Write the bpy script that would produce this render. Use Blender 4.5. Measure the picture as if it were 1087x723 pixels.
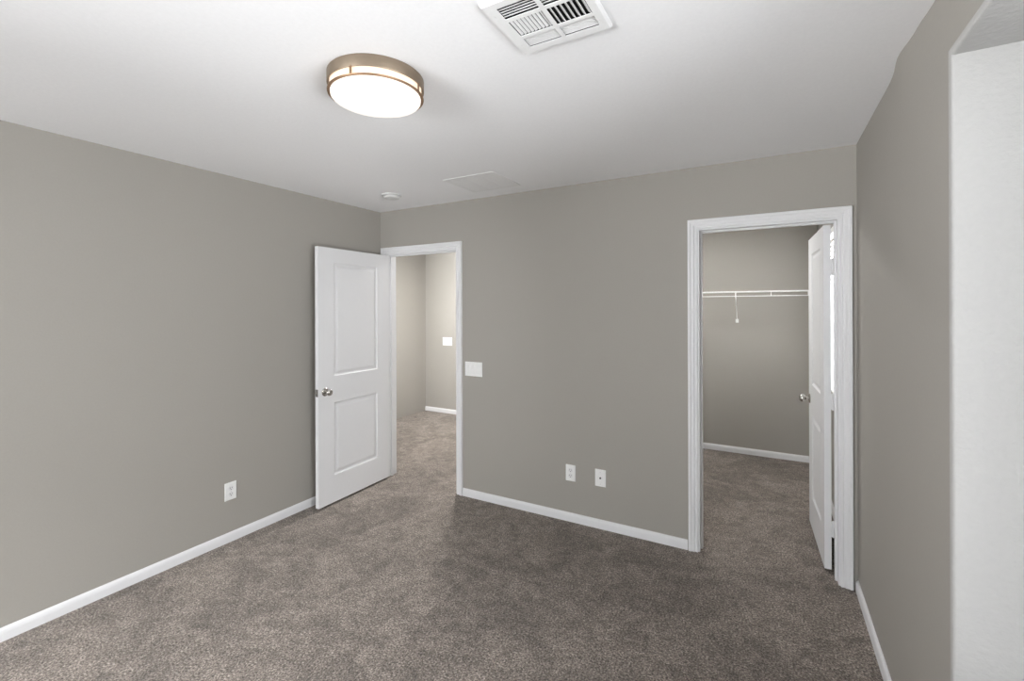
import bpy, bmesh, math, random
from mathutils import Vector, Matrix
PI = math.pi
random.seed(4)
for o in list(bpy.data.objects):
    bpy.data.objects.remove(o, do_unlink=True)
scene = bpy.context.scene
COL = scene.collection

# ------------------------------------------------------------------ camera
F_PX, YAW, V0, ROLL = 484.62, 0.5103, 326.71, -0.0034
CAM = Vector((3.1346, -3.1012, 1.5519))
Fv = Vector((-math.sin(YAW), math.cos(YAW), 0))
Rv = Vector((math.cos(YAW), math.sin(YAW), 0))
Uv = Vector((0, 0, 1))
R2 = math.cos(ROLL)*Rv + math.sin(ROLL)*Uv
U2 = -math.sin(ROLL)*Rv + math.cos(ROLL)*Uv
cd = bpy.data.cameras.new('camera')
cd.sensor_fit = 'HORIZONTAL'; cd.sensor_width = 36.0
cd.lens = F_PX/1087*36.0
cd.shift_y = -(361.5-V0)/1087
cd.clip_start = 0.02; cd.clip_end = 200
cam = bpy.data.objects.new('camera', cd); COL.objects.link(cam)
M = Matrix((R2, U2, -Fv)).transposed().to_4x4(); M.translation = CAM
cam.matrix_world = M
scene.camera = cam

# ------------------------------------------------------------------ colour management, world, window light and added fill lights
vs = scene.view_settings
vs.view_transform = 'Standard'; vs.look = 'None'; vs.gamma = 1.0; vs.use_curve_mapping = False
vs.exposure = 0.07
w = bpy.data.worlds.new('sky'); scene.world = w; w.use_nodes = True
bg = w.node_tree.nodes['Background']
bg.inputs[0].default_value = (0.80, 0.90, 1.0, 1); bg.inputs[1].default_value = 1.0

def area_light(name, loc, rot, sx, sy, watts, col=(1, 1, 1)):
    l = bpy.data.lights.new(name, 'AREA'); l.shape = 'RECTANGLE'; l.size = sx; l.size_y = sy
    l.energy = watts; l.color = col
    o = bpy.data.objects.new(name, l); o.location = loc; o.rotation_euler = rot; COL.objects.link(o)
    return o
# facing -x: rotate (0, 90deg, 0);  facing +y: rotate (90deg,0,0)
def aimed(name, p, q, sx, sy, watts, col):
    o = area_light(name, p, (0, 0, 0), sx, sy, watts, col)
    o.rotation_euler = (Vector(q)-Vector(p)).to_track_quat('-Z', 'Y').to_euler()
COOL = (0.97, 0.985, 1.0)
area_light('daylight_alcove', (3.92, -2.45, 1.35), (0, PI/2, 0), 1.5, 1.5, 66, COOL)
aimed('alcove_low_fill', (8, -6, -1.5), (2.5, -0.5, 2.4), 3, 3, 370, COOL)  # unseen light added low outside, aimed up to brighten the ceiling
aimed('front_fill', (1.3, -6.0, 1.6), (1.9, 0, 0.4), 1.7, 1.5, 150, COOL)  # fill added behind the camera for the back wall
aimed('front_low_fill', (-2, -8, -1.0), (3, -0.5, 2.4), 4, 3, 2750, COOL)  # added upward fill, evens out the ceiling
aimed('front_high_fill', (1.7, -9, 5.0), (1.7, -3.5, 0), 3, 3, 2600, COOL)  # added fill from above, brightens the floor through the front window
area_light('daylight_closet', (3.88, 1.25, 1.55), (0, PI/2, 0), 1.2, 1.3, 170, COOL)
area_light('hall_side_fill', (-0.80, -0.06, 1.45), (PI/2, 0, -0.5), 0.7, 1.1, 50, COOL)  # unseen fill added beside the hall to brighten its far wall
area_light('hall_top_fill', (0.2, 1.15, 2.43), (0, 0, 0), 0.3, 0.3, 68, (1.0, 0.99, 0.98))  # bare area light added under the hall ceiling, no fixture
area_light('closet_top_fill', (2.5, 1.15, 2.43), (0, 0, 0), 0.3, 0.3, 21, (1.0, 0.99, 0.98))  # unseen area light added to brighten the closet, no fixture

# ------------------------------------------------------------------ materials
def new_mat(name):
    m = bpy.data.materials.new(name); m.use_nodes = True
    nt = m.node_tree; b = nt.nodes['Principled BSDF']
    return m, nt, b
def coords(nt):
    return nt.nodes.new('ShaderNodeTexCoord').outputs['Object']
def noise(nt, vec, scale, detail=2.0, rough=0.5, dist=0.0):
    n = nt.nodes.new('ShaderNodeTexNoise')
    n.inputs['Scale'].default_value = scale; n.inputs['Detail'].default_value = detail
    n.inputs['Roughness'].default_value = rough; n.inputs['Distortion'].default_value = dist
    nt.links.new(vec, n.inputs['Vector']); return n
def ramp(nt, fac, stops):
    r = nt.nodes.new('ShaderNodeValToRGB'); e = r.color_ramp.elements
    e[0].position, e[0].color = stops[0][0], (*stops[0][1], 1)
    e[1].position, e[1].color = stops[1][0], (*stops[1][1], 1)
    for p, c in stops[2:]:
        k = e.new(p); k.color = (*c, 1)
    nt.links.new(fac, r.inputs[0]); return r
def bump(nt, b, h, strength, dist):
    n = nt.nodes.new('ShaderNodeBump'); n.inputs['Strength'].default_value = strength
    n.inputs['Distance'].default_value = dist
    nt.links.new(h, n.inputs['Height']); nt.links.new(n.outputs[0], b.inputs['Normal']); return n
def paint(name, col, rough, scale=90, strength=0.15, dist=0.002, vary=0.015):
    m, nt, b = new_mat(name); v = coords(nt)
    n = noise(nt, v, scale, 3, 0.55)
    lo = tuple(c*(1-vary) for c in col); hi = tuple(min(1, c*(1+vary)) for c in col)
    r = ramp(nt, n.outputs['Fac'], [(0.3, lo), (0.7, hi)])
    nt.links.new(r.outputs[0], b.inputs['Base Color'])
    b.inputs['Roughness'].default_value = rough
    b.inputs['Specular IOR Level'].default_value = 0.35
    bump(nt, b, n.outputs['Fac'], strength, dist)
    return m
def plain(name, col, rough, metal=0.0):
    m, nt, b = new_mat(name); v = coords(nt)
    n = noise(nt, v, 40, 2)
    r = ramp(nt, n.outputs['Fac'], [(0.3, tuple(c*0.98 for c in col)), (0.7, tuple(min(1, c*1.02) for c in col))])
    nt.links.new(r.outputs[0], b.inputs['Base Color'])
    b.inputs['Roughness'].default_value = rough; b.inputs['Metallic'].default_value = metal
    return m

WALL = paint('greige_wall_paint', (0.364, 0.345, 0.312), 0.75, 110, 0.12, 0.002)
CEIL = paint('white_ceiling_paint', (0.885, 0.885, 0.895), 0.9, 80, 0.15, 0.002)
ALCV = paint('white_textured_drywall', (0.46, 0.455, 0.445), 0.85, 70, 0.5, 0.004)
TRIM = paint('white_trim_enamel', (0.77, 0.77, 0.78), 0.4, 30, 0.0, 0.001, 0.006)
DOORM = paint('white_door_enamel', (0.77, 0.77, 0.78), 0.42, 30, 0.0, 0.001, 0.006)
PLATE = plain('white_plastic', (0.84, 0.84, 0.83), 0.4)
PLATE2 = plain('white_device_plastic', (0.76, 0.76, 0.76), 0.45)
SLOT = plain('dark_slot', (0.03, 0.03, 0.03), 0.6)
BLACK = plain('duct_shade_black', (0.008, 0.008, 0.008), 0.9)  # near-black colour standing in for the shade inside the duct
NICKEL = plain('satin_nickel', (0.55, 0.53, 0.50), 0.25, 1.0)
DARKMETAL = plain('dark_latch_metal', (0.18, 0.17, 0.16), 0.35, 1.0)
BRONZE = plain('brushed_warm_metal', (0.27, 0.215, 0.160), 0.45, 0.8)
COPPER = plain('warm_metal_ring', (0.30, 0.185, 0.105), 0.4, 0.8)
GRILLE = plain('white_grille_enamel', (0.80, 0.80, 0.80), 0.5)
SENSOR = plain('grey_white_plastic', (0.66, 0.66, 0.65), 0.6)  # one even off-white, greyer than the wall plates
WIRE = plain('white_vinyl_wire', (0.88, 0.88, 0.87), 0.4)

def glow(name, col, strength):
    m, nt, b = new_mat(name)
    v = coords(nt); n = noise(nt, v, 6, 1)
    r = ramp(nt, n.outputs['Fac'], [(0.3, tuple(c*0.98 for c in col)), (0.7, col)])
    b.inputs['Base Color'].default_value = (0.42*col[0], 0.42*col[1], 0.42*col[2], 1); nt.links.new(r.outputs[0], b.inputs['Emission Color'])
    b.inputs['Emission Strength'].default_value = strength; b.inputs['Roughness'].default_value = 0.4
    return m
DIFF = glow('lit_frosted_diffuser', (1.0, 0.945, 0.88), 0.86)
BAND = glow('lit_frosted_side_band', (1.0, 0.83, 0.66), 0.9)

def glass():
    m, nt, b = new_mat('window_glass')
    out = nt.nodes['Material Output']
    t = nt.nodes.new('ShaderNodeBsdfTransparent'); g = nt.nodes.new('ShaderNodeBsdfGlossy')
    g.inputs['Roughness'].default_value = 0.02
    fr = nt.nodes.new('ShaderNodeFresnel'); mx = nt.nodes.new('ShaderNodeMixShader')
    nt.links.new(fr.outputs[0], mx.inputs[0]); nt.links.new(t.outputs[0], mx.inputs[1]); nt.links.new(g.outputs[0], mx.inputs[2])
    nt.links.new(mx.outputs[0], out.inputs['Surface']); nt.nodes.remove(b)
    return m
GLASS = glass()
def blindmat():
    m, nt, b = new_mat('translucent_white_blind')
    out = nt.nodes['Material Output']
    b.inputs['Base Color'].default_value = (0.9, 0.9, 0.9, 1)
    tr = nt.nodes.new('ShaderNodeBsdfTranslucent'); tr.inputs[0].default_value = (0.95, 0.95, 0.95, 1)
    mx = nt.nodes.new('ShaderNodeMixShader'); mx.inputs[0].default_value = 0.65
    nt.links.new(b.outputs[0], mx.inputs[1]); nt.links.new(tr.outputs[0], mx.inputs[2])
    nt.links.new(mx.outputs[0], out.inputs['Surface'])
    return m
BLIND = blindmat()

def carpet():
    m, nt, b = new_mat('brown_grey_cut_pile_carpet'); v = coords(nt); L = nt.links
    fine = noise(nt, v, 120, 2.5, 0.75)
    tuft = nt.nodes.new('ShaderNodeTexVoronoi'); tuft.inputs['Scale'].default_value = 105
    L.new(v, tuft.inputs['Vector'])
    med = noise(nt, v, 13, 5, 0.7, 0.9)
    big = noise(nt, v, 1.9, 4, 0.65, 1.2)
    a = ramp(nt, fine.outputs['Fac'], [(0.36, (0.052, 0.038, 0.030)), (0.46, (0.205, 0.172, 0.148)), (0.56, (0.335, 0.287, 0.25)), (0.68, (0.55, 0.488, 0.436))])
    def mul(c, fac, lo, hi, p0, p1):
        r = ramp(nt, fac, [(p0, (lo,)*3), (p1, (hi,)*3)])
        mm = nt.nodes.new('ShaderNodeMix'); mm.data_type = 'RGBA'; mm.blend_type = 'MULTIPLY'
        mm.inputs['Factor'].default_value = 1.0
        L.new(c, mm.inputs['A']); L.new(r.outputs[0], mm.inputs['B']); return mm.outputs['Result']
    c = mul(a.outputs[0], med.outputs['Fac'], 0.70, 1.20, 0.36, 0.62)
    c = mul(c, big.outputs['Fac'], 0.80, 1.12, 0.42, 0.56)
    c = mul(c, tuft.outputs['Distance'], 1.14, 0.60, 0.15, 0.75)
    L.new(c, b.inputs['Base Color'])
    b.inputs['Roughness'].default_value = 1.0; b.inputs['Specular IOR Level'].default_value = 0.05
    b.inputs['Sheen Weight'].default_value = 0.25; b.inputs['Sheen Roughness'].default_value = 0.6
    b.inputs['Sheen Tint'].default_value = (0.9, 0.85, 0.8, 1)
    add = nt.nodes.new('ShaderNodeMath'); add.operation = 'ADD'
    L.new(fine.outputs['Fac'], add.inputs[0]); L.new(med.outputs['Fac'], add.inputs[1])
    bump(nt, b, add.outputs[0], 0.9, 0.010)
    return m
CARPET = carpet()

# ------------------------------------------------------------------ helpers
def put(o, parent=None):
    COL.objects.link(o)
    if parent: o.parent = parent
    return o
def obj(name, bm, mat, parent=None, smooth=False, loc=None, rot=None):
    bmesh.ops.recalc_face_normals(bm, faces=bm.faces)
    me = bpy.data.meshes.new(name); bm.to_mesh(me); bm.free()
    mats = mat if isinstance(mat, (list, tuple)) else [mat]
    for k in mats: me.materials.append(k)
    if smooth:
        me.shade_smooth()
        me.set_sharp_from_angle(angle=math.radians(38))
    o = bpy.data.objects.new(name, me)
    if loc is not None: o.location = loc
    if rot is not None: o.rotation_euler = rot
    return put(o, parent)
def tag(o, label, cat, group=None, kind=None):
    o['label'] = label; o['category'] = cat
    if group: o['group'] = group
    if kind: o['kind'] = kind
    return o
def empty(name, loc=(0, 0, 0), rot=(0, 0, 0)):
    o = bpy.data.objects.new(name, None); o.location = loc; o.rotation_euler = rot; o.empty_display_size = 0.1
    return put(o)
def box(bm, x0, x1, y0, y1, z0, z1, bev=0.0, seg=2):
    vs_ = [bm.verts.new(p) for p in ((x0,y0,z0),(x1,y0,z0),(x1,y1,z0),(x0,y1,z0),(x0,y0,z1),(x1,y0,z1),(x1,y1,z1),(x0,y1,z1))]
    fs = [bm.faces.new([vs_[i] for i in q]) for q in ((0,3,2,1),(4,5,6,7),(0,1,5,4),(1,2,6,5),(2,3,7,6),(3,0,4,7))]
    if bev > 0:
        es = list({e for f in fs for e in f.edges})
        bmesh.ops.bevel(bm, geom=es, offset=bev, segments=seg, profile=0.5, affect='EDGES')
    return fs
def lathe(bm, prof, seg=32, axis='z', origin=(0, 0, 0)):
    """prof: list of (radius, height) from one end to the other; caps where radius is 0"""
    ox, oy, oz = origin
    def pt(r, h, a):
        c, s = r*math.cos(a), r*math.sin(a)
        if axis == 'z': return (ox+c, oy+s, oz+h)
        if axis == 'x': return (ox+h, oy+c, oz+s)
        return (ox+c, oy+h, oz+s)
    rings = []
    for r, h in prof:
        if r < 1e-7: rings.append([bm.verts.new(pt(0, h, 0))])
        else: rings.append([bm.verts.new(pt(r, h, 2*PI*k/seg)) for k in range(seg)])
    for a, b in zip(rings, rings[1:]):
        for k in range(seg):
            j = (k+1) % seg
            if len(a) == 1 and len(b) == 1: continue
            if len(a) == 1: bm.faces.new((a[0], b[k], b[j]))
            elif len(b) == 1: bm.faces.new((a[k], a[j], b[0]))
            else: bm.faces.new((a[k], a[j], b[j], b[k]))
def rod(bm, p, q, r, seg=8):
    p, q = Vector(p), Vector(q); d = (q-p).normalized()
    up = Vector((0, 0, 1)) if abs(d.z) < 0.9 else Vector((1, 0, 0))
    a = d.cross(up).normalized(); b = d.cross(a)
    A = [bm.verts.new(p + r*(math.cos(2*PI*k/seg)*a + math.sin(2*PI*k/seg)*b)) for k in range(seg)]
    B = [bm.verts.new(q + r*(math.cos(2*PI*k/seg)*a + math.sin(2*PI*k/seg)*b)) for k in range(seg)]
    for k in range(seg):
        j = (k+1) % seg; bm.faces.new((A[k], A[j], B[j], B[k]))
    bm.faces.new(A[::-1]); bm.faces.new(B)
def prism(bm, prof, p0, p1, mapf):
    """extrude closed 2D profile from p0 to p1 through mapf(a, b, t)"""
    A = [bm.verts.new(mapf(a, b, p0)) for a, b in prof]; B = [bm.verts.new(mapf(a, b, p1)) for a, b in prof]
    n = len(prof)
    for k in range(n):
        j = (k+1) % n; bm.faces.new((A[k], A[j], B[j], B[k]))
    bm.faces.new(A[::-1]); bm.faces.new(B)
def slab_with_holes(axis, d0, d1, us, vs2, holes):
    """wall slab; axis 'x' or 'y' is the thickness direction, u the other horizontal, v = z.
    us / vs2: sorted cut lines; holes: (u0,u1,v0,v1)"""
    bm = bmesh.new(); vc = {}
    def V(d, u, v):
        k = (round(d, 5), round(u, 5), round(v, 5))
        if k not in vc: vc[k] = bm.verts.new((d, u, v) if axis == 'x' else (u, d, v))
        return vc[k]
    us = sorted(set(us) | {h[0] for h in holes} | {h[1] for h in holes}); vs2 = sorted(set(vs2) | {h[2] for h in holes} | {h[3] for h in holes})
    us = [u for u in us]; nu, nv = len(us)-1, len(vs2)-1
    def solid(i, j):
        if i < 0 or j < 0 or i >= nu or j >= nv: return False
        uc, vcn = (us[i]+us[i+1])/2, (vs2[j]+vs2[j+1])/2
        return not any(h[0] < uc < h[1] and h[2] < vcn < h[3] for h in holes)
    for i in range(nu):
        for j in range(nv):
            if not solid(i, j): continue
            u0, u1, v0, v1 = us[i], us[i+1], vs2[j], vs2[j+1]
            for d in (d0, d1): bm.faces.new((V(d,u0,v0), V(d,u1,v0), V(d,u1,v1), V(d,u0,v1)))
            if not solid(i-1, j): bm.faces.new((V(d0,u0,v0), V(d1,u0,v0), V(d1,u0,v1), V(d0,u0,v1)))
            if not solid(i+1, j): bm.faces.new((V(d0,u1,v0), V(d1,u1,v0), V(d1,u1,v1), V(d0,u1,v1)))
            if not solid(i, j-1): bm.faces.new((V(d0,u0,v0), V(d1,u0,v0), V(d1,u1,v0), V(d0,u1,v0)))
            if not solid(i, j+1): bm.faces.new((V(d0,u0,v1), V(d1,u0,v1), V(d1,u1,v1), V(d0,u1,v1)))
    return bm
def structure(name, bm, mat, label, cat, smooth=False):
    return tag(obj(name, bm, mat, smooth=smooth), label, cat, kind='structure')

# ------------------------------------------------------------------ room shell
H = 2.44; W = 3.562; YF = -5.60; YB = 2.31; T = 0.115; XH = -1.40; XC = 1.95
bm = bmesh.new(); box(bm, XH-T, W+0.28, YF-T, YB+T, -0.08, 0.0)
structure('floor', bm, CARPET, 'brown grey cut-pile carpet floor running through bedroom, hall and closet', 'floor')
bm = bmesh.new(); box(bm, XH-T, W+0.28, YF-T, YB+T, H, H+0.10)
structure('ceiling', bm, CEIL, 'flat white painted ceiling above the bedroom', 'ceiling')
bm = bmesh.new(); box(bm, -T, 0, YF-T, 0, 0, H)
structure('wall_left', bm, WALL, 'long greige wall on the left behind the open white door', 'wall')

LJ0, LJ1 = 0.085, 0.860          # bedroom doorway clear opening
CJ0, CJ1 = 2.757, 3.475          # closet doorway clear opening
DH = 2.038                       # underside of the head jambs
JT = 0.018
bm = slab_with_holes('y', 0, T, [XH-T, W], [0, H], [(LJ0-JT, LJ1+JT, -1, DH+JT), (CJ0-JT, CJ1+JT, -1, DH+JT), (-1.20, -0.30, 0.90, 2.05)])
bmesh.ops.delete(bm, geom=[v for v in bm.verts if v.co.z < -0.01], context='VERTS')
structure('wall_back', bm, WALL, 'greige wall at the back with the two doorways in it', 'wall')

AY0, AY1, AZ0, AZ1 = -3.30, -1.475, 0.50, 2.217   # window alcove, clear
WY0, WY1, WZ0, WZ1 = 0.62, 1.85, 0.885, 2.16       # closet window, clear
AT = 0.02
TR = 0.27
us = [YF-T, YB+T] + [-1.44 + 0.04*i for i in range(26)]
vz = [0, H] + [2.23 + 0.03*i for i in range(7)]
bm = slab_with_holes('x', W, W+TR, us, vz, [(AY0-AT, AY1+AT, AZ0-AT, AZ1+AT), (WY0, WY1, WZ0, WZ1)])
for v in bm.verts:                                  # lumpy drywall joint under the ceiling
    if v.co.x < W+0.01 and v.co.z > 2.2:
        g = math.exp(-((v.co.y+1.02)/0.13)**2)*0.020 + math.exp(-((v.co.y+1.22)/0.07)**2)*0.006
        v.co.x -= g*min(1, max(0, (v.co.z-2.2)/0.24))**1.5
structure('wall_right', bm, WALL, 'greige wall on the right beside the closet doorway and window recess', 'wall', True)

# window recess lined in white drywall with rounded corners
bm = bmesh.new()
def ring4(x, e): return [bm.verts.new(p) for p in ((x, AY0-e, AZ0-e), (x, AY1+e, AZ0-e), (x, AY1+e, AZ1+e), (x, AY0-e, AZ1+e))]
i0, i1, o0, o1 = ring4(W-0.001, 0), ring4(W+TR, 0), ring4(W-0.001, AT), ring4(W+TR, AT)
for k in range(4):
    j = (k+1) % 4
    for q in ((i0[k], i0[j], i1[j], i1[k]), (o0[k], o0[j], o1[j], o1[k]), (i0[k], i0[j], o0[j], o0[k]), (i1[k], i1[j], o1[j], o1[k])): bm.faces.new(q)
es = [e for e in bm.edges if set(e.verts) <= set(i0)]
bmesh.ops.bevel(bm, geom=es, offset=0.008, segments=3, profile=0.5, affect='EDGES')
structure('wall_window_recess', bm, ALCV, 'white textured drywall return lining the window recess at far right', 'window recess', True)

bm = slab_with_holes('y', YF-T, YF, [-T, W+TR], [0, H], [(0.30, 2.75, 0.30, 2.15)])
structure('wall_front', bm, WALL, 'greige wall behind the camera with an opening for an added window', 'wall')
bm = bmesh.new(); box(bm, XH-T, W, YB, YB+T, 0, H)
structure('wall_closet_back', bm, WALL, 'greige far wall behind the wire shelf and along the hall', 'wall')
bm = bmesh.new(); box(bm, XH-T, XH, T, YB, 0, H)
structure('wall_hall_left', bm, WALL, 'shaded greige side wall at the left end of the hall', 'wall')
bm = slab_with_holes('x', XC-T, XC, [T, YB], [0, H], [])
structure('wall_closet_left', bm, WALL, 'greige partition wall between closet and hall', 'wall')

# windows -------------------------------------------------------------
def window(name, loc, rotz, wd, ht, label):
    r = tag(empty(name, loc, (0, 0, rotz)), label, 'window', kind='structure')
    f = 0.045
    bm = bmesh.new()
    for a in ((0, wd, 0, f), (0, wd, ht-f, ht), (0, f, f, ht-f), (wd-f, wd, f, ht-f), (wd/2-f/2, wd/2+f/2, f, ht-f)):
        box(bm, a[0], a[1], -0.03, 0.03, a[2], a[3], 0.004)
    obj('window_frame', bm, PLATE, r)
    for a, b in ((f, wd/2-f/2), (wd/2+f/2, wd-f)):
        bm = bmesh.new(); box(bm, a-0.005, b+0.005, -0.004, 0.004, f-0.005, ht-f+0.005); obj('window_pane', bm, GLASS, r)
    return r
window('window_1', (W+TR-0.035, AY0, AZ0), PI/2, AY1-AY0, AZ1-AZ0, 'wide white framed window inside the recess on the right wall')
window('window_2', (W+TR-0.035, WY0, WZ0), PI/2, WY1-WY0, WZ1-WZ0, 'closet window behind the open closet door, seen through the hinge gap')
window('added_window_3', (0.30, YF-0.06, 0.30), 0, 2.45, 1.85, 'wide unseen window added for fill light in the wall behind the camera')  # added window, sized to let the front fill lights in

window('added_window_4', (-1.20, 0.05, 0.90), 0, 0.90, 1.15, 'hall window added around a fill light left of the doorway, out of view')  # added window, gives the hall side fill an opening

# baseboards ----------------------------------------------------------
BP = [(0, 0), (0.013, 0), (0.013, 0.040), (0.0105, 0.052), (0.007, 0.058), (0.005, 0.062), (0, 0.062)]
def baseboard(name, mapf, a, b, label):
    bm = bmesh.new(); prism(bm, BP, a, b, mapf)
    return structure(name, bm, TRIM, label, 'baseboard')
baseboard('baseboard_left', lambda p, z, t: (p, t, z), YF, -0.0, 'white baseboard along the foot of the left wall')
baseboard('baseboard_back', lambda p, z, t: (t, -p, z), 0.931, 2.685, 'white baseboard on the back wall between the two doorways')
baseboard('baseboard_right', lambda p, z, t: (W-p, t, z), YF, -0.018, 'white baseboard at the foot of the right wall')
baseboard('baseboard_hall', lambda p, z, t: (t, YB-p, z), XH, XC-T, 'white baseboard in the hall seen through the left doorway')
baseboard('baseboard_closet', lambda p, z, t: (t, YB-p, z), XC, W, 'white baseboard on the closet back wall')
baseboard('baseboard_closet_right', lambda p, z, t: (W-p, t, z), T+0.002, YB-0.013, 'white baseboard on the closet right wall behind the door')

# door trims: casing + jambs ---------------------------------------------
CP = [(0, 0), (0, 0.0080), (0.002, 0.0100), (0.011, 0.0105), (0.0135, 0.0075), (0.0175, 0.0085), (0.0235, 0.0135), (0.037, 0.0140), (0.0415, 0.0190), (0.054, 0.0192), (0.057, 0.0150), (0.057, 0)]
def trim_set(name, j0, j1, label, face, sgn, reveal=0.010):
    """casing on plane y=face (projecting along sgn), mitred legs and head"""
    r = tag(empty(name, (0, 0, 0)), label, 'door frame', kind='structure')
    a, b, top = j0-reveal, j1+reveal, DH+reveal
    def leg(x, s):
        bm = bmesh.new()
        A = [bm.verts.new((x+s*d, face+sgn*t, 0)) for d, t in CP]; B = [bm.verts.new((x+s*d, face+sgn*t, top+d)) for d, t in CP]
        n = len(CP)
        for k in range(n): bm.faces.new((A[k], A[(k+1) % n], B[(k+1) % n], B[k]))
        bm.faces.new(A); bm.faces.new(B); obj('casing_leg', bm, TRIM, r)
    leg(a, -1); leg(b, 1)
    bm = bmesh.new()
    A = [bm.verts.new((a-d, face+sgn*t, top+d)) for d, t in CP]; B = [bm.verts.new((b+d, face+sgn*t, top+d)) for d, t in CP]
    n = len(CP)
    for k in range(n): bm.faces.new((A[k], A[(k+1) % n], B[(k+1) % n], B[k]))
    bm.faces.new(A); bm.faces.new(B); obj('casing_head', bm, TRIM, r)
    return r
def jambs(r, j0, j1, s0, s1):
    for x0, x1 in ((j0-JT, j0), (j1, j1+JT)):
        bm = bmesh.new(); box(bm, x0, x1, 0, T, 0, DH+JT, 0.001, 1); obj('side_jamb', bm, TRIM, r)
    bm = bmesh.new(); box(bm, j0, j1, 0, T, DH, DH+JT, 0.001, 1); obj('head_jamb', bm, TRIM, r)
    for x0, x1 in ((j0, j0+0.011), (j1-0.011, j1)):
        bm = bmesh.new(); box(bm, x0, x1, s0, s1, 0, DH, 0.0015, 1); obj('door_stop', bm, TRIM, r)
    bm = bmesh.new(); box(bm, j0+0.011, j1-0.011, s0, s1, DH-0.011, DH, 0.0015, 1); obj('door_stop', bm, TRIM, r)
t1 = trim_set('trim_1', LJ0, LJ1, 'white casing and jamb around the left doorway to the hall', 0, -1)
jambs(t1, LJ0, LJ1, 0.040, 0.072)
bm = bmesh.new(); box(bm, LJ1-0.0015, LJ1+0.001, 0.004, 0.034, 0.885, 0.945, 0.0004, 1)
sp = obj('strike_plate', bm, NICKEL, t1); sp['label'] = 'small metal strike plate on the jamb'
t2 = trim_set('trim_2', CJ0, CJ1, 'white moulded casing and jamb around the closet doorway on the right', 0, -1)
jambs(t2, CJ0, CJ1, 0.045, 0.078)

# ------------------------------------------------------------------ doors
def door_leaf_bm(wd, ht, th, panels):
    """leaf in local coords: x 0..wd from hinge to latch, y 0..th, z 0..ht, both faces moulded"""
    bm = bmesh.new()
    steps = [(0.0, 0.0), (0.003, 0.0015), (0.009, 0.0085), (0.016, 0.0105), (0.023, 0.0095), (0.038, 0.0030), (0.043, 0.0020)]
    px0, px1 = panels[0][0], panels[0][1]
    for y0, s in ((0.0, 1), (th, -1)):
        def V(x, z, d): return bm.verts.new((x, y0+s*d, z))
        def quad(x0, x1, z0, z1):
            bm.faces.new((V(x0, z0, 0), V(x1, z0, 0), V(x1, z1, 0), V(x0, z1, 0)))
        quad(0, px0, 0, ht); quad(px1, wd, 0, ht)
        zz = [0] + [z for p in sorted(panels, key=lambda p: p[2]) for z in (p[2], p[3])] + [ht]
        for k in range(0, len(zz), 2): quad(px0, px1, zz[k], zz[k+1])
        for x0, x1, z0, z1 in panels:
            prev = None
            for ins, d in steps:
                cur = [V(x0+ins, z0+ins, d), V(x1-ins, z0+ins, d), V(x1-ins, z1-ins, d), V(x0+ins, z1-ins, d)]
                if prev:
                    for k in range(4): bm.faces.new((prev[k], prev[(k+1) % 4], cur[(k+1) % 4], cur[k]))
                prev = cur
            bm.faces.new(prev)
    for q in (((0,0,0),(0,th,0),(0,th,ht),(0,0,ht)), ((wd,0,0),(wd,th,0),(wd,th,ht),(wd,0,ht)),
              ((0,0,0),(wd,0,0),(wd,th,0),(0,th,0)), ((0,0,ht),(wd,0,ht),(wd,th,ht),(0,th,ht))):
        bm.faces.new([bm.verts.new(c) for c in q])
    bmesh.ops.remove_doubles(bm, verts=bm.verts, dist=0.00005)
    return bm
KNOB = [(0, 0.066), (0.010, 0.0655), (0.018, 0.063), (0.0245, 0.056), (0.027, 0.048), (0.0255, 0.040), (0.020, 0.033), (0.0135, 0.029), (0.0105, 0.024), (0.0105, 0.010), (0.010, 0.004)]
ROSE = [(0.0, 0.0), (0.032, 0.0), (0.0325, 0.003), (0.030, 0.0065), (0.022, 0.009), (0.012, 0.010), (0.0, 0.010)]
def knob(parent, x, z, y, s):
    bm = bmesh.new(); lathe(bm, [(r, s*h) for r, h in KNOB], 28, 'y'); k = obj('doorknob', bm, NICKEL, parent, True, (x, y, z))
    k['label'] = 'round satin nickel doorknob'
    bm = bmesh.new(); lathe(bm, [(r, s*h) for r, h in ROSE], 28, 'y'); obj('rosette', bm, NICKEL, k, True)
def hinge(parent, z, y, mat, px=0.0):
    bm = bmesh.new()
    lathe(bm, [(0, -0.050), (0.0045, -0.049), (0.0065, -0.0445), (0.0065, 0.0445), (0.0045, 0.049), (0, 0.050)], 14, 'z')
    h = obj('hinge', bm, mat, parent, True, (px, y, z))
    return h

LABT = 'open white two-panel door'
# bedroom door: hinged on left jamb, swung into room against the left wall
DW, TH = 0.762, 0.035
ang = math.atan2(-0.77+0.02, 0.140-0.119)
d1 = empty('door_1', (0.1185, -0.020, 0.018), (0, 0, ang))
tag(d1, 'open white two-panel bedroom door standing in front of the left wall', 'door', kind='structure')
# local x runs to the latch edge; the visible (hall) face is +x world.  local -y points to world -x when ang = -90deg
PN1 = [(0.138, 0.614, 0.212, 0.790), (0.138, 0.614, 0.996, 1.896)]
lf = obj('door_leaf', door_leaf_bm(DW, 2.010, TH, PN1), DOORM, d1, loc=(0, -TH, 0))
knob(d1, DW-0.062, 0.885, 0.0, 1); knob(d1, DW-0.062, 0.885, -TH, -1)
bm = bmesh.new(); box(bm, DW-0.001, DW+0.0015, -TH/2-0.0125, -TH/2+0.0125, 0.855, 0.912, 0.0004, 1)
lp = obj('latch_plate', bm, DARKMETAL, d1); lp['label'] = 'dark metal latch plate'
bm = bmesh.new(); box(bm, DW+0.0005, DW+0.010, -TH/2-0.006, -TH/2+0.006, 0.876, 0.891, 0.003, 2); obj('latch_bolt', bm, NICKEL, d1)
for z in (0.25, 1.0, 1.78): hinge(d1, z, -TH-0.004, NICKEL, 0.0)

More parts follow.
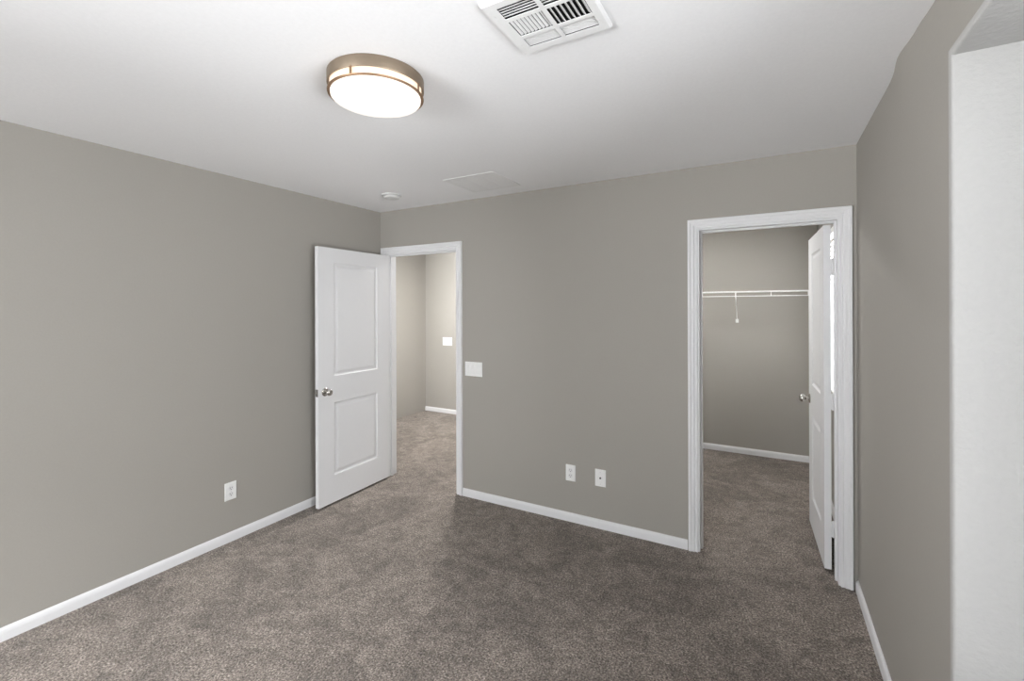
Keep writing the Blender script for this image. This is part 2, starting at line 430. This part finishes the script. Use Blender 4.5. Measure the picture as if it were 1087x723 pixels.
# closet door: hinged on right jamb, swung into the closet
CW = 0.680
ang2 = math.atan2(0.83-0.16, 3.400-3.428)
d2 = empty('door_2', (3.4215, 0.128, 0.018), (0, 0, ang2))
tag(d2, 'white two-panel closet door swung open into the closet', 'door', kind='structure')
PN2 = [(0.130, 0.530, 0.212, 0.790), (0.130, 0.530, 0.996, 1.896)]
obj('door_leaf', door_leaf_bm(CW, 2.010, TH, PN2), DOORM, d2, loc=(0, -TH, 0))
knob(d2, CW-0.060, 0.885, 0.0, 1); knob(d2, CW-0.060, 0.885, -TH, -1)
bm = bmesh.new(); box(bm, CW-0.001, CW+0.0015, -TH/2-0.0125, -TH/2+0.0125, 0.855, 0.912, 0.0004, 1); obj('latch_plate', bm, DARKMETAL, d2)
for z, m in ((0.238, TRIM), (0.98, TRIM), (1.765, TRIM)):
    h = hinge(d2, z, -TH-0.008, m, -0.004)
    bm = bmesh.new(); box(bm, -0.0005, 0.0015, -0.002, 0.036, -0.0445, 0.0445, 0.0005, 1); lfh = obj('hinge_leaf', bm, m, h)
    if z > 1.5: continue
    bm = bmesh.new(); box(bm, -0.012, 0.002, -0.014, -0.0115, -0.0445, 0.0445, 0.0005, 1); obj('hinge_leaf', bm, m, h)

# ------------------------------------------------------------------ closet shelf
sx0, sx1, sy0, sy1, sz = XC, W-0.002, 1.990, YB-0.004, 1.706
sh = tag(empty('wire_shelf', ((sx0+sx1)/2, YB, sz)), 'white wire shelf across the closet back wall', 'shelf')
def sl(p): return (p[0]-(sx0+sx1)/2, p[1]-YB, p[2]-sz)
bm = bmesh.new()
for k in range(int((sx1-sx0)/0.0254)):
    x = sx0+0.012+k*0.0254
    if x < sx1-0.005:
        rod(bm, sl((x, sy0, sz+0.003)), sl((x, sy1, sz+0.003)), 0.0015, 6)
obj('deck_wires', bm, WIRE, sh)
for y, z, r in ((sy0, sz, 0.0036), (sy0, sz-0.047, 0.0036), (sy1, sz, 0.003), ((sy0+sy1)/2, sz-0.002, 0.003)):
    bm = bmesh.new(); rod(bm, sl((sx0, y, z)), sl((sx1, y, z)), r, 10)
    obj('front_rail' if y == sy0 else 'cross_rail', bm, WIRE, sh, True)
for x in (2.237, 2.547, 2.857, 3.165, 3.468):
    bm = bmesh.new(); rod(bm, sl((x, sy0-0.001, sz)), sl((x, sy0-0.001, sz-0.047)), 0.0032, 8); obj('lip_upright', bm, WIRE, sh, True)
for x in (2.855,):
    bm = bmesh.new()
    rod(bm, sl((x, sy0, sz-0.047)), sl((x-0.003, YB-0.008, 1.412)), 0.0048, 8)
    rod(bm, sl((x, sy0, sz-0.002)), sl((x, sy0, sz-0.060)), 0.0052, 8)
    br = obj('support_brace', bm, WIRE, sh, True)
    bm = bmesh.new(); c = sl((x-0.003, YB, 1.408)); box(bm, c[0]-0.014, c[0]+0.014, c[1]-0.022, c[1]-0.0005, c[2]-0.024, c[2]+0.016, 0.004, 2); obj('wall_clip', bm, WIRE, br)
for x in (2.2, 2.45):
    bm = bmesh.new(); c = sl((x, YB, sz)); box(bm, c[0]-0.010, c[0]+0.010, c[1]-0.012, c[1]-0.0005, c[2]-0.012, c[2]+0.010, 0.003, 2); obj('wall_clip', bm, WIRE, sh)

# closet blind ------------------------------------------------------------
bl = tag(empty('window_blind', (W+0.024, (WY0+WY1)/2, WZ0)), 'bright white horizontal slat blind in the closet window', 'blind')
hw = (WY1-WY0)/2-0.008; bh = WZ1-WZ0
bm = bmesh.new()
n = int((bh-0.07)/0.038)
for k in range(n):
    z = 0.030+k*0.038
    prism(bm, [(-0.014, -0.016), (-0.012, -0.017), (0.002, 0.001), (0.014, 0.016), (0.012, 0.017), (-0.001, 0.0)], -hw, hw, lambda a, b, t, z=z: (a*0.7, t, z+b*1.25))
obj('slats', bm, BLIND, bl)
bm = bmesh.new(); box(bm, -0.022, 0.022, -hw, hw, bh-0.045, bh-0.002, 0.003); obj('headrail', bm, PLATE, bl)
bm = bmesh.new(); box(bm, -0.016, 0.016, -hw, hw, 0.001, 0.014, 0.003); obj('bottom_rail', bm, PLATE, bl)

# ------------------------------------------------------------------ ceiling lamp
lm = tag(empty('ceiling_lamp', (1.8178, -1.8152, H)), 'lit round drum ceiling lamp with bronze-nickel rim and frosted diffuser', 'ceiling lamp')
bm = bmesh.new(); lathe(bm, [(0, 0), (0.177, 0), (0.180, -0.003), (0.180, -0.041), (0.179, -0.0435), (0.174, -0.0435), (0.173, -0.030), (0, -0.030)], 96)
obj('pan', bm, BRONZE, lm, True)
bm = bmesh.new(); lathe(bm, [(0.170, -0.031), (0.170, -0.069), (0.164, -0.069), (0.164, -0.031), (0.170, -0.031)], 96)
obj('side_band', bm, BAND, lm, True)
bm = bmesh.new(); lathe(bm, [(0.168, -0.0685), (0.1785, -0.0685), (0.1792, -0.070), (0.1785, -0.0720), (0.168, -0.0720), (0.168, -0.0685)], 96)
obj('retaining_ring', bm, COPPER, lm, True)
bm = bmesh.new(); lathe(bm, [(0.1655, -0.066), (0.1678, -0.070), (0.1672, -0.0800), (0.1640, -0.0838), (0.156, -0.0862), (0.12, -0.0880), (0.05, -0.0888), (0, -0.0890)], 96)
obj('diffuser', bm, DIFF, lm, True)
for k in range(4):
    a = math.radians(286.5+87*k if k < 2 else 286.5+90*k)
    bm = bmesh.new(); box(bm, -0.004, 0.004, -0.002, 0.002, -0.071, -0.041, 0.0006, 1)
    obj('post', bm, COPPER, lm, loc=(0.1785*math.cos(a), 0.1785*math.sin(a), 0), rot=(0, 0, a+PI/2))

# ------------------------------------------------------------------ ceiling register (supply vent)
vx0, vx1, vy0, vy1 = 2.400, 2.713, -1.985, -1.697
vcx, vcy = (vx0+vx1)/2, (vy0+vy1)/2
vt = tag(empty('ceiling_vent', (vcx, vcy, H)), 'white square multi-way air register with dark louvers on the ceiling near camera', 'vent')
cols_ = [(2.443-vcx, 2.557-vcx), (2.571-vcx, 2.684-vcx)]
rows_ = [(-1.955-vcy, -1.899-vcy), (-1.884-vcy, -1.801-vcy), (-1.786-vcy, -1.732-vcy)]
bm = slab_with_holes('z', 0, 0, [], [], []) if False else bmesh.new()
def plate_with_holes(x0, x1, y0, y1, z0, z1, holes):
    xs = sorted({x0, x1} | {h[0] for h in holes} | {h[1] for h in holes}); ys = sorted({y0, y1} | {h[2] for h in holes} | {h[3] for h in holes})
    bm = bmesh.new(); vc = {}
    def V(x, y, z):
        k = (round(x, 5), round(y, 5), round(z, 5))
        if k not in vc: vc[k] = bm.verts.new((x, y, z))
        return vc[k]
    def solid(i, j):
        if i < 0 or j < 0 or i >= len(xs)-1 or j >= len(ys)-1: return False
        a, b = (xs[i]+xs[i+1])/2, (ys[j]+ys[j+1])/2
        return not any(h[0] < a < h[1] and h[2] < b < h[3] for h in holes)
    for i in range(len(xs)-1):
        for j in range(len(ys)-1):
            if not solid(i, j): continue
            a, b, c, d = xs[i], xs[i+1], ys[j], ys[j+1]
            for z in (z0, z1): bm.faces.new((V(a,c,z), V(b,c,z), V(b,d,z), V(a,d,z)))
            if not solid(i-1, j): bm.faces.new((V(a,c,z0), V(a,d,z0), V(a,d,z1), V(a,c,z1)))
            if not solid(i+1, j): bm.faces.new((V(b,c,z0), V(b,d,z0), V(b,d,z1), V(b,c,z1)))
            if not solid(i, j-1): bm.faces.new((V(a,c,z0), V(b,c,z0), V(b,c,z1), V(a,c,z1)))
            if not solid(i, j+1): bm.faces.new((V(a,d,z0), V(b,d,z0), V(b,d,z1), V(a,d,z1)))
    return bm
hx, hy = (vx1-vx0)/2, (vy1-vy0)/2
bm.free()
bm = plate_with_holes(-hx+0.006, hx-0.006, -hy+0.006, hy-0.006, -0.0140, -0.0120, [(c[0], c[1], r[0], r[1]) for c in cols_ for r in rows_])
A = [(-hx, -hy), (hx, -hy), (hx, hy), (-hx, hy)]; B = [(-hx+0.006, -hy+0.006), (hx-0.006, -hy+0.006), (hx-0.006, hy-0.006), (-hx+0.006, hy-0.006)]
for k in range(4):
    j = (k+1) % 4
    bm.faces.new([bm.verts.new((*A[k], 0)), bm.verts.new((*A[j], 0)), bm.verts.new((*A[j], -0.006)), bm.verts.new((*A[k], -0.006))])
    bm.faces.new([bm.verts.new((*A[k], -0.006)), bm.verts.new((*A[j], -0.006)), bm.verts.new((*B[j], -0.0140)), bm.verts.new((*B[k], -0.0140))])
obj('face_plate', bm, GRILLE, vt)
bm = bmesh.new(); box(bm, -hx+0.02, hx-0.02, -hy+0.02, hy-0.02, -0.0012, -0.0004); obj('duct_shade_sheet', bm, BLACK, vt)  # black sheet in place of the dark behind the louvers
def louvers(col, row, along, n, tilt, wid):
    bm = bmesh.new(); x0, x1 = cols_[col]; y0, y1 = rows_[row]
    for k in range(n):
        f = (k+0.5)/n
        ca, sa = math.cos(tilt), math.sin(tilt); th = 0.0006
        prof = []
        for a, b in ((-wid/2, -th), (wid/2, -th), (wid/2, th), (-wid/2, th)): prof.append((a*ca-b*sa, a*sa+b*ca))
        if along == 'x':
            yc = y0+(y1-y0)*f; prism(bm, prof, x0-0.001, x1+0.001, lambda a, b, t, yc=yc: (t, yc+a, -0.0085+b))
        else:
            xc = x0+(x1-x0)*f; prism(bm, prof, y0-0.001, y1+0.001, lambda a, b, t, xc=xc: (xc+a, t, -0.0085+b))
    obj('louver_bank', bm, GRILLE, vt)
R_ = math.radians
louvers(0, 0, 'x', 5, R_(24), 0.0105); louvers(1, 0, 'x', 5, R_(24), 0.0105)
louvers(0, 1, 'y', 9, R_(22), 0.0090); louvers(1, 1, 'y', 7, R_(-40), 0.0135)
louvers(0, 2, 'x', 7, R_(-8), 0.0054); louvers(1, 2, 'x', 7, R_(-8), 0.0054)
for x in (-hx+0.022, hx-0.022):
    for y in (-hy+0.06, hy-0.06):
        bm = bmesh.new(); lathe(bm, [(0, -0.0136), (0.003, -0.0138), (0.0028, -0.0148), (0, -0.0153)], 12); obj('screw', bm, PLATE2, vt, True, (x, y, 0))

# return grille -----------------------------------------------------------
rx0, rx1, ry0, ry1 = 1.170, 1.579, -0.570, -0.188
rcx, rcy = (rx0+rx1)/2, (ry0+ry1)/2; gx, gy = (rx1-rx0)/2, (ry1-ry0)/2
gr = tag(empty('return_air_grille', (rcx, rcy, H)), 'flat white return air grille on the ceiling near the back wall', 'vent')
fw = 0.028
cw = (2*gx-2*fw-0.016)/3
gcols = [(-gx+fw+k*(cw+0.008), -gx+fw+k*(cw+0.008)+cw) for k in range(3)]
bm = plate_with_holes(-gx, gx, -gy, gy, -0.0036, -0.0, [(a, b, -gy+fw, gy-fw) for a, b in gcols])
bmesh.ops.bevel(bm, geom=[e for e in bm.edges if all(abs(v.co.z+0.0036) < 1e-5 for v in e.verts) and (all(abs(abs(v.co.x)-gx) < 1e-5 for v in e.verts) or all(abs(abs(v.co.y)-gy) < 1e-5 for v in e.verts))], offset=0.0025, segments=2, affect='EDGES')
obj('frame', bm, GRILLE, gr)
for a, b in gcols:
    bm = bmesh.new(); n = 26
    for k in range(n):
        yc = -gy+fw+(2*gy-2*fw)*(k+0.5)/n
        prism(bm, [(-0.0064, -0.0015), (0.0060, -0.0028), (0.0064, -0.0034), (-0.0064, -0.0021)], a-0.001, b+0.001, lambda p, q, t, yc=yc: (t, yc+p, q))
    obj('louver_bank', bm, GRILLE, gr)
bm = bmesh.new(); box(bm, -gx+0.015, gx-0.015, -gy+0.015, gy-0.015, -0.0012, -0.0004); obj('backing', bm, PLATE2, gr)

# smoke detector ----------------------------------------------------------
sd = tag(empty('smoke_detector', (0.565, -0.435, H)), 'round white smoke detector on the ceiling near the left corner', 'smoke detector')
bm = bmesh.new(); lathe(bm, [(0, 0), (0.076, 0), (0.0765, -0.008), (0.066, -0.0115), (0, -0.0115)], 48); obj('base', bm, SENSOR, sd, True)
bm = bmesh.new(); lathe(bm, [(0.055, -0.011), (0.061, -0.0150), (0.062, -0.022), (0.057, -0.028), (0.046, -0.031), (0.020, -0.032), (0, -0.032)], 48); cv = obj('cover', bm, SENSOR, sd, True)
bm = bmesh.new(); lathe(bm, [(0.0600, -0.0118), (0.0605, -0.0148), (0, -0.0148)], 48); obj('sensor_gap', bm, PLATE2, sd, True)
bm = bmesh.new(); lathe(bm, [(0, -0.0310), (0.011, -0.0310), (0.011, -0.0338), (0.009, -0.0343), (0, -0.0343)], 24); obj('test_button', bm, PLATE2, sd, True, (-0.018, -0.012, 0))

# ------------------------------------------------------------------ wall plates (local: x right, -y out of wall, z up)
def plate(root, wd, ht):
    bm = bmesh.new()
    A = [(-wd/2, -ht/2), (wd/2, -ht/2), (wd/2, ht/2), (-wd/2, ht/2)]
    prev = None
    for ins, d in ((0, 0), (0, -0.003), (0.0015, -0.0048), (0.004, -0.0058)):
        cur = [bm.verts.new((math.copysign(abs(x)-ins, x), d, math.copysign(abs(z)-ins, z))) for x, z in A]
        if prev:
            for k in range(4): bm.faces.new((prev[k], prev[(k+1) % 4], cur[(k+1) % 4], cur[k]))
        else: bm.faces.new(cur)
        prev = cur
    bm.faces.new(prev); return obj('cover_plate', bm, PLATE, root)
def screw(root, x, z):
    bm = bmesh.new(); lathe(bm, [(0, -0.0057), (0.0032, -0.0058), (0.0030, -0.0066), (0, -0.0070)], 14, 'y'); s = obj('screw', bm, PLATE2, root, True, (x, 0, z))
    bm = bmesh.new(); box(bm, -0.0024, 0.0024, -0.0072, -0.0067, -0.0004, 0.0004); obj('screw_slot', bm, SLOT, s)
def outlet(loc, rotz, label):
    r = tag(empty('power_outlet', loc, (0, 0, rotz)), label, 'outlet')
    plate(r, 0.075, 0.117)
    for z in (0.0195, -0.0195):
        bm = bmesh.new(); N = 28; prof = []
        for k in range(N):
            a = 2*PI*k/N; prof.append((0.0168*math.cos(a), max(-0.0142, min(0.0142, 0.0172*math.sin(a)))))
        prism(bm, prof, -0.0055, -0.0078, lambda a, b, t: (a, t, b))
        f = obj('receptacle', bm, PLATE2, r, loc=(0, 0, z))
        for x, hh in ((-0.0063, 0.0042), (0.0063, 0.0035)):
            bm = bmesh.new(); box(bm, x-0.0012, x+0.0012, -0.0083, -0.0076, 0.0035-hh, 0.0035+hh); obj('slot', bm, SLOT, f)
        bm = bmesh.new(); lathe(bm, [(0, -0.0076), (0.0027, -0.0076), (0.0027, -0.0083), (0, -0.0083)], 12, 'y'); obj('ground_hole', bm, SLOT, f, loc=(0, 0, -0.0075))
    screw(r, 0, 0)
    return r
outlet((1.8835, 0, 0.351), 0, 'white duplex power outlet on the back wall, left of the cable plate')
outlet((0, -1.361, 0.3345), PI/2, 'white duplex power outlet low on the left wall')
cx = tag(empty('cable_outlet', (2.107, 0, 0.3535)), 'white wall plate with one dark cable jack, right of the back wall outlet', 'outlet')
plate(cx, 0.077, 0.119)
bm = bmesh.new(); lathe(bm, [(0, -0.0055), (0.0070, -0.0055), (0.0070, -0.0070), (0.0048, -0.0072), (0.0048, -0.0120), (0.0030, -0.0125), (0, -0.0125)], 18, 'y')
j = obj('cable_jack', bm, SLOT, cx, True); j['label'] = 'small dark cable jack'
screw(cx, 0, 0.042); screw(cx, 0, -0.042)
def switch(loc, gangs, wd, ht, label):
    r = tag(empty('light_switch', loc), label, 'light switch'); plate(r, wd, ht)
    for k in range(gangs):
        x = (k-(gangs-1)/2)*0.046
        bm = bmesh.new(); box(bm, -0.0172, 0.0172, -0.0068, -0.0050, -0.0345, 0.0345, 0.0008, 1); f = obj('switch_frame', bm, PLATE2, r, loc=(x, 0, 0))
        bm = bmesh.new()
        prism(bm, [(-0.0060, -0.032), (-0.0072, -0.032), (-0.0080, 0.0), (-0.0105, 0.032), (-0.0060, 0.032)], -0.0148, 0.0148, lambda a, b, t: (t, a, b))
        obj('rocker', bm, PLATE, f)
    return r
switch((1.038, 0, 1.051), 3, 0.166, 0.117, 'wide white rocker switch plate on the bedroom wall right of the left doorway')
switch((-0.987, YB, 1.058), 3, 0.170, 0.119, 'white rocker switch plate on the hall wall seen through the left doorway')
